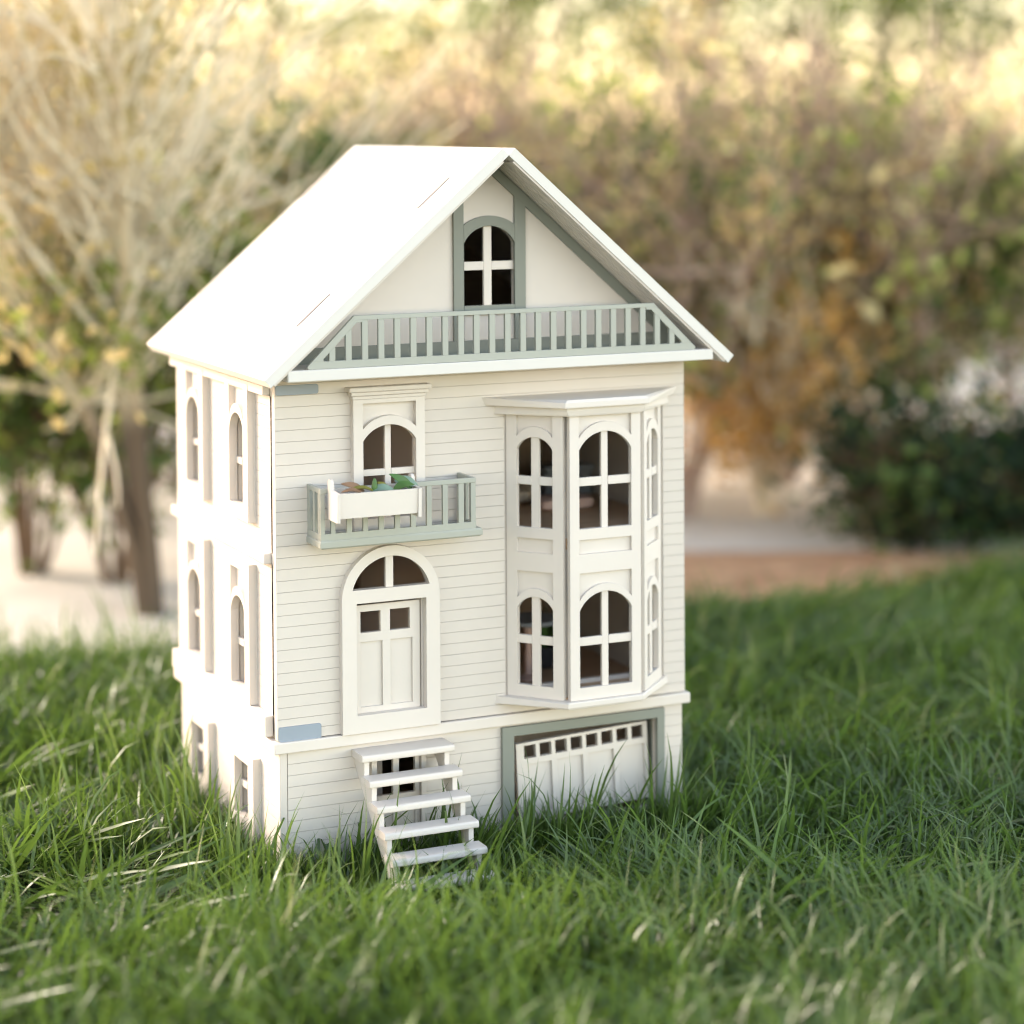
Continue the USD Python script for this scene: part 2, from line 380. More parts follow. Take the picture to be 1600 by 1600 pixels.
for k in range(23):
    c = 39.7 + 16.32 * k
    b = sbox(c - 2.95, 499, c + 2.95, 538.5).intersection(innr)
    if not b.is_empty:
        put('baluster', fin(ext_y(b, -50.8, -47.4)), MINT, gr)

# --- front door
ds = put('door_surround', fin(ext_y(door_out.difference(unary_union([fan, door_open])), -8, 0.6)), TRIM, house)
put('fanlight_bar', fin(cbox(109.6, 117.6, -3.5, 1, 273.5, 305, 0.3)), TRIM, ds)
leaf_p = sbox(75.5, 152, 146.6, 257.5)
gl = [sbox(85, 230.5, 105.8, 251), sbox(115.6, 230.5, 136.3, 251)]
pn = [sbox(84.8, 158.5, 107.6, 221.6), sbox(115.9, 158.5, 138.8, 221.6)]
dl = put('front_door', fin([ext_y(leaf_p.difference(unary_union(gl + pn)), 1, 3.4), ext_y(leaf_p.difference(unary_union(gl)), 3.4, 6)]), TRIM, house)
put('door_jamb', fin(bx(148.2, 151, 1.6, 12, 152, 261.5)), TRIM, house)
put('door_jamb', fin(bx(146.9, 148.1, 4, 12, 152, 261.5)), TRIM, house)

# --- balcony window
wf = put('balcony_window_frame', fin([ext_y(win_out.difference(unary_union([win_open, win_recess])), -8, -1.6), ext_y(win_out.difference(win_open), -1.6, 0.6)]), TRIM, house)
put('mullion', fin(cbox(110.3, 116.6, -2.2, 1.8, 341.6, 432, 0.3)), TRIM, wf)
for u0, u1 in ((85.6, 110.4), (116.5, 141)):
    put('transom', fin(cbox(u0, u1, -2.6, 1.6, 382.3, 388.6, 0.3)), TRIM, wf)
for z0, z1, o in ((457.1, 460.4, 1), (460.8, 464.4, 3), (464.8, 469.2, 5.4)):
    put('window_cornice', fin(cbox(76 - o, 150 + o, -8 - o, 0.5, z0, z1, 0.7)), TRIM, house)

# --- balcony
bal = put('balcony', fin(hull([(x, y, z) for (xa, xb, ya, z) in ((31.8, 195.2, -38.2, 330.2), (30.6, 196.4, -39.4, 328.6), (30.6, 196.4, -39.4, 323.6), (33, 194, -37, 322.0)) for x in (xa, xb) for y in (ya, 0.4)])), MINT, house)
put('bottom_rail', fin(bx(31.5, 190.4, -37.4, -33.8, 330, 336.4)), MINT, bal)
put('top_rail', fin(cbox(31.5, 190.4, -37.6, -33.6, 374.3, 379, 0.4)), MINT, bal)
for u0, u1 in ((31.5, 36.2), (41.8, 46.6), (57.7, 63.2), (74, 79.2), (90, 95.4), (106.3, 111.9), (122.6, 128.2), (139, 144.5), (155.6, 161.2), (172, 178.0), (185, 190.4)):
    put('baluster', fin(bx(u0 + .2, u1 - .2, -37.2, -34, 336.2, 374.5)), MINT, bal)
for x0, x1 in ((31.5, 35.2), (186.7, 190.4)):
    put('side_rail', fin([bx(x0, x1, -33.7, 0.3, 330, 336.2), cbox(x0, x1, -33.7, 0.3, 374.3, 379, 0.4)]), MINT, bal)
    for y0, y1 in ((-33.6, -29), (-20.5, -15.5), (-6.5, 0.3)):
        put('baluster', fin(bx(x0 + .2, x1 - .2, y0, y1, 336.1, 374.4)), MINT, bal)

# --- bay window
def offs(pts, d):
    c = np.mean(pts, 0)
    return [tuple(np.array(p) + (np.array(p) - c) / np.linalg.norm(np.array(p) - c) * d if p[1] < 0 else (p[0] + math.copysign(d, p[0] - c[0]), p[1])) for p in pts]
RB = [(217, 0.4), (275, -62), (366.5, -62), (428.5, 0.4)]
put('bay_roof', fin(hull([(x, y, z) for d, z in ((0, 443.3), (0.4, 444.5), (0.4, 448.6), (-4, 451.2)) for x, y in offs(RB, d)])), TRIM, house)
CR = [(229, 0.4), (280, -56.5), (364, -56.5), (420, 0.4)]
put('bay_cornice', fin(hull([(x, y, z) for d, z in ((1, 443.1), (1, 439.5), (-1, 436), (-3, 434.2)) for x, y in offs(CR, d)])), TRIM, house)
BB = [(228, 0.4), (278.5, -57.5), (361.5, -57.5), (418.5, 0.4)]
put('bay_sill', fin(hull([(x, y, z) for d, z in ((-1.2, 154), (0, 152.8), (0, 149), (-2.2, 147)) for x, y in offs(BB, d)])), TRIM, house)

def bay_panel(name, w, stile, p0, p1, z0=154.1, z1=434.0):
    """Flat panel of length w from p0 to p1 (plan), two arched windows with recessed fields above each."""
    a, b = stile, w - stile
    rise = (b - a) * 0.31
    up = arch(a, b, 322.6, 400, 400 + rise)
    lo = arch(a, b, 166, 242, 242 + rise)
    recs = [sbox(a, 405, b, 434.5).difference(arch(a, b, 300, 412, 412 + rise * 0.86)), sbox(a, 297.6, b, 311.8),
            sbox(a, 248, b, 279).difference(arch(a, b, 160, 252, 252 + rise * 0.86))]
    frame = sbox(0, z0, w, z1).difference(unary_union([up, lo] + recs))
    plate = sbox(0, z0, w, z1).difference(unary_union([up, lo]))
    dx, dy = p1[0] - p0[0], p1[1] - p0[1]
    ang = math.atan2(dy, dx)
    T = trimesh.transformations.translation_matrix([p0[0], p0[1], 0]) @ trimesh.transformations.rotation_matrix(ang, [0, 0, 1])
    def place(m):
        m.apply_transform(T)
        return m
    pr = put(name, fin([place(ext_y(frame, 0, 3.2)), place(ext_y(plate, 3.2, 6))]), TRIM, house)
    c, hw = (a + b) / 2, (3.6 if w > 70 else 4.4)
    for (s0, zt, tz) in ((322.2, 400 + rise, 364.6), (165.6, 242 + rise, 207)):
        put('mullion', fin(place(cbox(c - hw, c + hw, 2, 5.6, s0, zt + .3, 0.3))), TRIM, pr)
        for u0, u1 in ((a - .4, c - hw + .1), (c + hw - .1, b + .4)):
            put('transom', fin(place(cbox(u0, u1, 1.6, 5.2, tz, tz + 8.4, 0.3))), TRIM, pr)

bay_panel('bay_panel', 78.2, 10.4, (284, -52), (362.2, -52))
bay_panel('bay_panel', 61.0, 11.2, (239.5, -0.2), (279.2, -46.6))
bay_panel('bay_panel', 62.0, 10.2, (368.4, -47.7), (413.6, -0.6))
put('bay_corner_post', fin(bx(281.8, 286.5, -41.5, -37.8, 154.1, 434)), CREAM, house)
put('bay_corner_post', fin(bx(360.5, 364.5, -44.0, -40.3, 154.1, 434)), CREAM, house)

# --- garage
put('garage_surround', fin(ext_y(gar_out.difference(gar_open), -4.5, 0.6)), SAGE, house)
for x0, x1 in ((406.4, 409), ):
    put('garage_jamb', fin(bx(405.9, 408, 8.1, 26, 22, 113)), SAGE, house)
gd_w, gd_h = 148.0, 79.5
rot = trimesh.transformations.rotation_matrix(math.radians(-2.7), [0, 1, 0])
GT = trimesh.transformations.translation_matrix([252.7, 9.5, 100.2]) @ rot
wins = [sbox(8.7 + 17.33 * i, -16.3, 8.7 + 17.33 * i + 13, -3.0) for i in range(8)]
pans = [sbox(9.3 + 35.05 * i, -73.5, 9.3 + 35.05 * i + 29.3, -22.5) for i in range(4)]
lp = sbox(0, -gd_h, gd_w, 0)
ms = [ext_y(lp.difference(unary_union(wins + pans)), 0, 3), ext_y(lp.difference(unary_union(wins)), 3, 5.5)]
for m in ms:
    m.apply_transform(GT)
put('garage_door', fin(ms), TRIM, house)

# --- basement door behind the steps
bdl = sbox(99.8, 4, 145.8, 107.8)
bg = [sbox(101.2, 69.5, 118, 105.5), sbox(124.2, 69.5, 141, 105.5)]
bp = [sbox(102, 9, 118, 60), sbox(124.2, 9, 141, 60)]
put('basement_door_surround', fin(ext_y(bd_out.difference(bd_open), -2.6, 0.6)), TRIM, house)
put('basement_door', fin([ext_y(bdl.difference(unary_union(bg + bp)), 2, 4.4), ext_y(bdl.difference(unary_union(bg)), 4.4, 6.5)]), TRIM, house)

# --- steps up to the front door
zt = [120 - 19.4 * i for i in range(6)]
yf = [-30 - 19.2 * i for i in range(6)]
st = [(0, 112.8), (yf[0] + 4, 112.8)]
for i in range(1, 6):
    st += [(yf[i - 1] + 4, zt[i] - 7.2), (yf[i] + 4, zt[i] - 7.2)]
st += [(yf[5] + 4, 0), (-104, 0), (0, 106)]
for x0 in (77.5, 160.5):
    put('step_stringer', fin(ext_x(Polygon(st), x0, x0 + 5)), TRIM, house)
for i in range(6):
    prof = sbox(yf[i], zt[i] - 7, (-0.3 if i == 0 else yf[i] + 23), zt[i]).buffer(-2.6).buffer(2.6, 6)
    put('step_tread', fin(ext_x(prof, 74.3, 169.5)), TRIM, house, )

# --- hinge plates
put('hinge_plate', fin(ext_y(sbox(0.6, 134.8, 43.5, 149).buffer(-2.4).buffer(2.4), -1.6, 0.2)), HINGE, house, 'blue grey hinge plate at the foot of the front wall')
put('hinge_plate', fin(ext_y(sbox(0.6, 464.6, 43.3, 474).buffer(-2.4).buffer(2.4), -1.6, 0.2)), HINGE, house, 'blue grey hinge plate under the eave')

# ------------------------------------------------------------------ flower box hung on the balcony rail
fb = thing('flower_box', 'small white wooden flower box hanging on the mint balcony rail', 'flower box', (0.0795, -0.038, 0.354))
ox, oy, oz = 79.5, -38, 354
def loc(m):
    m.apply_translation([-ox, -oy, -oz])
    return fin(m)
put('front_board', loc(hull([(41.5, -63, 354), (118.8, -63, 354), (123, -64.5, 377.6), (41.3, -64.5, 377.6), (41.5, -60.4, 354), (118.8, -60.4, 354), (123, -61.6, 377.6), (41.3, -61.6, 377.6)])), TRIM, fb)
put('back_board', loc(bx(41.5, 121, -41.4, -39, 356, 379)), TRIM, fb)
put('bottom_board', loc(bx(41.5, 118.5, -60.3, -41.5, 355, 357.5)), TRIM, fb)
endp = Polygon([(-64.8, 350.6), (-39, 350.6), (-38.6, 380)] + [(-43.4 + 4.8 * math.cos(t), 384 + 4.8 * math.sin(t)) for t in np.linspace(0, math.pi, 10)] + [(-49, 379), (-65.8, 377.8)])
put('end_board', loc(ext_x(endp, 38.2, 41.4)), TRIM, fb)
put('end_board', loc(ext_x(endp, 119.2, 122.6)), TRIM, fb)
put('soil', loc(bx(41.6, 118, -60, -41.6, 358, 373)), SOIL, fb)

def leaf_mesh(base, tip, width, up, curl=0.15, n=12):
    """Pointed oval leaf with a fold along the rib, from base to tip (mm)."""
    base, tip, up = (np.array(q, float) for q in (base, tip, up))
    d = tip - base
    L = np.linalg.norm(d)
    d /= L
    side_ = np.cross(d, up)
    side_ /= np.linalg.norm(side_)
    nn = np.cross(side_, d)
    v, f = [], []
    for i in range(n):
        t = i / (n - 1)
        w = width / 2 * math.sin(math.pi * min(1, 0.06 + t * 0.94)) ** 0.7 * (1 - 0.25 * t)
        c = base + d * L * t + nn * L * curl * math.sin(math.pi * t)
        v += [c - side_ * w + nn * w * 0.18, c, c + side_ * w + nn * w * 0.18]
    for i in range(n - 1):
        a = 3 * i
        f += [(a, a + 1, a + 4, a + 3), (a + 1, a + 2, a + 5, a + 4)]
    q = np.array(f)
    tri_ = np.vstack([q[:, [0, 1, 2]], q[:, [0, 2, 3]]])
    m1 = trimesh.Trimesh(np.array(v), tri_, process=False)
    v2 = np.array(v) - nn * 0.5
    m2 = trimesh.Trimesh(v2, tri_[:, ::-1], process=False)
    return trimesh.util.concatenate([m1, m2])

for b, t, w, u, mt, lab in (
        ((118, -52, 376), (95.5, -50, 391), 9, (0, -.9, .4), PLEAF, 'dark green leaf'),
        ((97, -58, 377), (117, -60, 381), 11, (0, -.5, .9), PLEAF, 'dark green leaf'),
        ((103, -46, 384), (125.5, -50, 377), 12, (0, -.8, .6), PLEAF2, 'blue green leaf'),
        ((76, -56, 378), (98, -58, 376.5), 10, (0, -.6, .9), PLEAF2, 'blue green leaf'),
        ((80, -58, 375), (52, -56, 379.5), 8, (0, -.3, 1), PLEAF3, 'olive leaf'),
        ((70, -52, 376), (47, -50, 385), 8, (0, -.7, .6), PLEAF4, 'brown leaf'),
        ((66, -61, 376), (44, -59, 378.5), 7, (0, -.4, .9), PLEAF4, 'brown leaf'),
        ((92, -54, 376), (84, -48, 384), 8, (0, -.5, .9), PLEAF3, 'olive leaf')):
    m = leaf_mesh(b, t, w, u)
    put('leaf', loc(m), mt, fb, lab, smooth=True)
bud = trimesh.creation.revolve([(0, 0), (2.6, 1), (3.1, 5), (2.4, 10), (1.3, 13), (0, 14)], sections=10)
bud.apply_translation([79, -55, 375])
put('bud', loc(bud), PLEAF, fb, 'dark green bud', smooth=True)

# ------------------------------------------------------------------ furniture seen through the panes
dr = thing('toy_dresser', 'grey toy dresser behind the upper bay window', 'toy dresser', (0.403, 0.2, 0.3131))
def rel(m, o):
    m.apply_translation([-q * 1000 for q in o])
    return fin(m)
o = (0.403, 0.2, 0.3131)
put('body', rel(bx(374, 429, 190, 220, 313.4, 340), o), GREYP, dr)
put('top', rel(cbox(371, 431, 186, 222, 340.1, 345.5), o), GREYP, dr)
for i in range(2):
    for j in range(2):
        d_ = put('drawer', rel(cbox(376 + 26.5 * i, 400.6 + 26.5 * i, 188, 190.2, 316 + 12 * j, 326.8 + 12 * j), o), GREYP, dr)
        kb = trimesh.creation.icosphere(1, 1.5)
        kb.apply_translation([388 + 26.5 * i, 186.8, 321.4 + 12 * j])
        put('knob', rel(kb, o), DARK, d_)

def rbox(x0, x1, y0, y1, z0, z1, r):
    """Soft cushion-like block."""
    m = trimesh.creation.icosphere(3, 1)
    v = m.vertices
    p = np.sign(v) * np.abs(v) ** 0.55
    m.vertices = p / np.abs(p).max(0) * np.array([(x1 - x0) / 2, (y1 - y0) / 2, (z1 - z0) / 2]) + [(x0 + x1) / 2, (y0 + y1) / 2, (z0 + z1) / 2]
    return m
o = (0.29, 0.2, 0.3131)
sf = thing('toy_sofa', 'cream upholstered toy sofa behind the upper left bay pane', 'toy sofa', o)
put('seat', rel(rbox(255, 345, 150, 215, 313.4, 329, 6), o), CLOTH, sf, smooth=True)
put('backrest', rel(rbox(255, 350, 214, 236, 316, 362, 8), o), CLOTH, sf, smooth=True)
put('armrest', rel(rbox(336, 351, 150, 220, 313.5, 338, 5), o), CLOTH, sf, smooth=True)
o = (0.36, 0.12, 0.3131)
pw = rbox(326, 390, 96, 136, 313.3, 327, 5)
pr_ = put('toy_pillow', fin(pw), PINK, None, 'dusty pink toy pillow lying on the upper floor inside the bay', smooth=True)
pr_.SetCustomDataByKey('category', 'toy pillow')
o = (0.32, 0.12, 0.1376)
tb = thing('toy_table', 'round grey toy table on a pink turned leg behind the lower left bay pane', 'toy table', o)
tp = trimesh.creation.cylinder(30, 4, sections=32)
tp.apply_translation([322, 118, 198])
put('tabletop', rel(tp, o), GREYP, tb, smooth=30)
lg = trimesh.creation.revolve([(0, 138), (11, 138), (11, 141), (4, 144), (4.6, 160), (3.4, 172), (5, 190), (8, 196), (0, 196)], sections=20)
lg.apply_translation([313, 108, 0])
put('leg', rel(lg, o), PINK, tb, smooth=30)
o = (0.365, 0.09, 0.1376)
tc = thing('toy_plant', 'dark toy pot plant in the lower bay beside the table', 'toy plant', o)
pot = trimesh.creation.revolve([(0, 138), (9, 138), (12, 160), (10.5, 160), (0, 158)], sections=20)
pot.apply_translation([352, 150, 0])
put('pot', rel(pot, o), DARK, tc, smooth=30)
rng = random.Random(4)
for i in range(9):
    a = i * 0.7
    put('leaf', rel(leaf_mesh((352, 150, 158), (352 + 15 * math.cos(a), 150 + 15 * math.sin(a), 190 + 18 * rng.random()), 9, (-math.sin(a), math.cos(a), .2)), o), PLEAF, tc, smooth=True)

# ------------------------------------------------------------------ ground
F2 = np.array([math.sin(YAW), math.cos(YAW)])
R2 = np.array([math.cos(YAW), -math.sin(YAW)])
def at(depth, px):
    """Ground position (x, y) at a depth along the view, in the column px of the photograph."""
    return CAM[:2] + F2 * depth + R2 * depth * (px - 800) / FPX
def gl_(depth, lat):
    return CAM[:2] + F2 * depth + R2 * lat
def sheet(name, poly2, z, mat):
    m = trimesh.creation.extrude_polygon(Polygon(poly2), 0.001)
    m.apply_translation([0, 0, z - 0.001])
    return put(name, m, mat, None, None, 'structure')
gnd = trimesh.Trimesh([[-60, -60, -.004], [60, -60, -.004], [60, 60, -.004], [-60, 60, -.004]], [[0, 1, 2], [0, 2, 3]])
put('lawn_ground', gnd, SOIL, None, None, 'structure')
def edge(lat):
    return 2.93 + 0.42 * (1 / (1 + math.exp(-(lat - 0.02) * 6))) + 0.28 * min(max(0.0, lat), 1.0) + 0.02 * math.sin(lat * 9)
lats = np.linspace(-4, 4, 60)
left = [l for l in lats if l <= -0.12] + [-0.12]
right = [-0.12] + [l for l in lats if l > -0.12]
far = 3.78
path_poly = [tuple(gl_(edge(l), l)) for l in left] + [tuple(gl_(far, -0.12)), tuple(gl_(far, 5)), tuple(gl_(40, 25)), tuple(gl_(40, -25)), tuple(gl_(far, -5))]
sheet('path', path_poly, 0.0, PATHM)
sheet('mulch_bed', [tuple(gl_(edge(l), l)) for l in right] + [tuple(gl_(far, 5)), tuple(gl_(far, -0.12))], 0.0, MULCH)

# ------------------------------------------------------------------ grass
def blades(n, radius, lmin, lmax, seed, tilt=(5, 45), bend=(10, 70), wid=(1.7, 4.4), seg=5, fan=math.pi):
    g = np.random.default_rng(seed)
    r, a = radius * np.sqrt(g.random(n)), g.random(n) * 2 * np.pi
    base = np.stack([r * np.cos(a), r * np.sin(a), np.zeros(n)], 1)
    L = lmin + (lmax - lmin) * g.random(n) ** 1.4
    az = (g.random(n) * 2 - 1) * fan
    th0, kb = np.radians(g.uniform(*tilt, n)), np.radians(g.uniform(*bend, n))
    w = g.uniform(*wid, n) / 1000
    d = np.stack([np.cos(az), np.sin(az), 0 * az], 1)
    tw = g.uniform(-0.9, 0.9, n)
    sd = np.stack([-np.sin(az), np.cos(az), 0 * az], 1)
    p, vs = base.copy(), []
    for i in range(seg + 1):
        t = i / seg
        th = th0 + kb * t * t
        wd = w * (1 - t ** 2.2) * (0.75 + 0.5 * min(1, t * 3)) / 2
        k = tw * (0.3 + t)
        s2 = sd * np.cos(k)[:, None] + np.cross(d * np.sin(th)[:, None] + np.array([0, 0, 1]) * np.cos(th)[:, None], sd) * np.sin(k)[:, None]
        vs += [p - s2 * wd[:, None], p + s2 * wd[:, None]] if i < seg else [p.copy()]
        p = p + (d * np.sin(th)[:, None] + np.array([0, 0, 1.]) * np.cos(th)[:, None]) * (L / seg)[:, None]
    k = len(vs)
    V = np.stack(vs, 1).reshape(-1, 3)
    f = []
    for i in range(seg - 1):
        f += [(2 * i, 2 * i + 1, 2 * i + 3), (2 * i, 2 * i + 3, 2 * i + 2)]
    f += [(2 * seg - 2, 2 * seg - 1, 2 * seg)]
    Fc = (np.array(f)[None] + (np.arange(n) * k)[:, None, None]).reshape(-1, 3)
    return V, Fc

gi = UsdGeom.PointInstancer.Define(stage, '/World/grass')
tag(gi.GetPrim(), 'unmown green lawn grass around the dollhouse', 'grass', None, 'stuff')
specs = [(24, .032, .030, .075, (5, 60), (10, 90)), (24, .032, .035, .090, (20, 80), (10, 60)), (24, .032, .025, .060, (5, 60), (10, 90)),
         (20, .030, .040, .105, (5, 45), (20, 100)), (26, .034, .030, .070, (25, 85), (0, 50)), (22, .032, .035, .095, (5, 45), (20, 110)),
         (5, .006, .030, .060, (2, 40), (5, 60)), (4, .006, .040, .080, (2, 35), (5, 80)), (3, .006, .065, .125, (3, 25), (10, 70)), (2, .004, .08, .15, (5, 30), (20, 90)),
         (13, .045, .070, .150, (48, 78), (-5, 30)), (12, .040, .060, .130, (35, 70), (10, 50))]
protos = []
for i, (n, r, a, b, tl, bd) in enumerate(specs):
    v, f = blades(n, r, a, b, 100 + i, tl, bd, **(dict(wid=(2.2, 5.4), fan=0.5) if i > 9 else {}))
    g = usdkit.mesh(stage, f'/World/grass/tuft_{i:03d}', trimesh.Trimesh(v, f, process=False), GRASS, smooth=True)
    protos.append(g.GetPath())
gi.CreatePrototypesRel().SetTargets(protos)
g = np.random.default_rng(7)
P, K, Q, SC = [], [], [], []
def quat(tx, ty, yaw):
    q1 = Gf.Rotation(Gf.Vec3d(0, 0, 1), yaw).GetQuat()
    ax = Gf.Vec3d(-ty, tx, 0)
    ang = math.degrees(math.hypot(tx, ty))
    q2 = Gf.Rotation(ax if ang > 1e-6 else Gf.Vec3d(1, 0, 0), ang).GetQuat()
    q = q2 * q1
    im = q.GetImaginary()
    return Gf.Quath(q.GetReal(), im[0], im[1], im[2])
def add(x, y, k, s, lean=1.0, yaw=None):
    pt = np.array([[x * 2.3, y * 2.3, 0.5], [x * 2.3 + 40, y * 2.3, 7.5]])
    nz = meshkit.fbm(pt, 3, 5) - 0.5
    P.append((x, y, -0.004)); K.append(k); SC.append((s, s, s * (0.85 + 0.3 * g.random())))
    Q.append(quat(nz[0] * 1.8 * lean, nz[1] * 1.8 * lean, g.random() * 360 if yaw is None else yaw))
foot = sbox(0.0, -0.002, 0.438, 0.335)
wide = foot.buffer(0.030)
N = 0
for _ in range(12500):
    d = 1.45 + 2.15 * g.random()
    lat = (g.random() * 2 - 1) * (0.33 + d * 0.27)
    if d > edge(lat) - 0.03:
        continue
    x, y = gl_(d, lat)
    if wide.contains(Point(x, y)) or (0.065 < x < 0.185 and -0.155 < y < 0):
        continue
    h = meshkit.fbm(np.array([[x * 3.1, y * 3.1, 2.2]]), 3, 9)[0]
    if h < 0.36 + 0.16 * g.random() and g.random() < 0.75:
        continue
    near = wide.buffer(0.05).contains(Point(x, y)) or (0.03 < x < 0.24 and -0.28 < y < 0)
    s = min(0.35 + 1.15 * h, 0.8 if near else 2) * (0.80 if near else 1.0) * (1.12 if d > 2.9 else 1)
    add(x, y, int(g.integers(0, 6)), s)
# matted, combed-over blades lying across the lawn in drifts
for _ in range(3400):
    d = 1.45 + 2.1 * g.random()
    lat = (g.random() * 2 - 1) * (0.33 + d * 0.27)
    x, y = gl_(d, lat)
    if d > edge(lat) - 0.06 or wide.buffer(0.09).contains(Point(x, y)):
        continue
    h = meshkit.fbm(np.array([[x * 1.6 + 9, y * 1.6, 4.4]]), 3, 3)[0]
    add(x, y, 10 + int(g.random() < .5), 0.6 + 0.55 * g.random(), 0.35, 360 * 1.6 * h + 40 * g.normal())
# close to the walls, between the steps, and single long stalks
bnd = foot.buffer(0.008).exterior
for _ in range(2600):
    pt = foot.buffer(0.004 + 0.036 * g.random()).exterior.interpolate(g.random(), normalized=True)
    if 0.085 < pt.x < 0.158 and pt.y < 0 and g.random() < 0.5:
        continue
    add(pt.x, pt.y, 6 + int(g.random() < 0.33), 0.55 + 0.4 * g.random(), 0.3)
for _ in range(330):
    pt = foot.buffer(0.015 + 0.05 * g.random()).exterior.interpolate(g.random(), normalized=True)
    add(pt.x, pt.y, 8 + int(g.random() < 0.3), 0.6 + 0.4 * g.random(), 0.4)
for _ in range(260):
    x, y = 0.06 + 0.125 * g.random(), -0.15 * g.random()
    add(x, y, 6 + int(g.random() < 0.3), 0.5 + 0.4 * g.random(), 0.4)
for _ in range(1300):
    d = 1.5 + 1.9 * g.random()
    x, y = gl_(d, (g.random() * 2 - 1) * (0.3 + d * 0.25))
    if d < edge(0) and not wide.contains(Point(x, y)):
        add(x, y, 8 + int(g.random() < 0.25), 0.6 + 0.4 * g.random())
gi.CreatePositionsAttr(Vt.Vec3fArray([Gf.Vec3f(*map(float, p)) for p in P]))
gi.CreateProtoIndicesAttr(Vt.IntArray(K))
gi.CreateOrientationsAttr(Vt.QuathArray(Q))
gi.CreateScalesAttr(Vt.Vec3fArray([Gf.Vec3f(*map(float, s)) for s in SC]))

# ------------------------------------------------------------------ shrubs and trees
def unit(v):
    return v / np.maximum(np.linalg.norm(v, axis=-1, keepdims=True), 1e-9)

def tubes(lines, r0, r1, sides=4):
    """lines (n, k, 3), radii at start and end (n,) -> vertices, faces."""
    n, k, _ = lines.shape
    tan = unit(np.gradient(lines, axis=1))
    ref = np.where(np.abs(tan[..., 2:3]) > 0.9, np.array([1.0, 0, 0]), np.array([0, 0, 1.0]))
    a = unit(np.cross(tan, ref))
    b = np.cross(tan, a)
    t = np.linspace(0, 1, k)
    r = (r0[:, None] * (1 - t) + r1[:, None] * t)[..., None]
    ang = np.arange(sides) / sides * 2 * np.pi
    V = np.stack([lines + r * (a * math.cos(x) + b * math.sin(x)) for x in ang], 2).reshape(-1, 3)
    f = []
    for i in range(k - 1):
        for j in range(sides):
            q = [i * sides + j, i * sides + (j + 1) % sides, (i + 1) * sides + (j + 1) % sides, (i + 1) * sides + j]
            f += [(q[0], q[1], q[2]), (q[0], q[2], q[3])]
    Fc = (np.array(f)[None] + (np.arange(n) * k * sides)[:, None, None]).reshape(-1, 3)
    return trimesh.Trimesh(V, Fc, process=False)

def leaves(pos, g, size, droop=0.2, aspect=0.55):
    n = len(pos)
    d = unit(g.normal(size=(n, 3)) + np.array([0, 0, -droop]))
    s = unit(np.cross(d, g.normal(size=(n, 3))))
    L = size * g.uniform(0.6, 1.3, (n, 1))
    w = L * aspect / 2
    nn = np.cross(d, s)
    V = np.stack([pos, pos + d * L * .45 + s * w + nn * w * .3, pos + d * L, pos + d * L * .45 - s * w + nn * w * .3], 1).reshape(-1, 3)
    Fc = (np.array([(0, 1, 2), (0, 2, 3)])[None] + (np.arange(n) * 4)[:, None, None]).reshape(-1, 3)
    return trimesh.Trimesh(V, Fc, process=False)

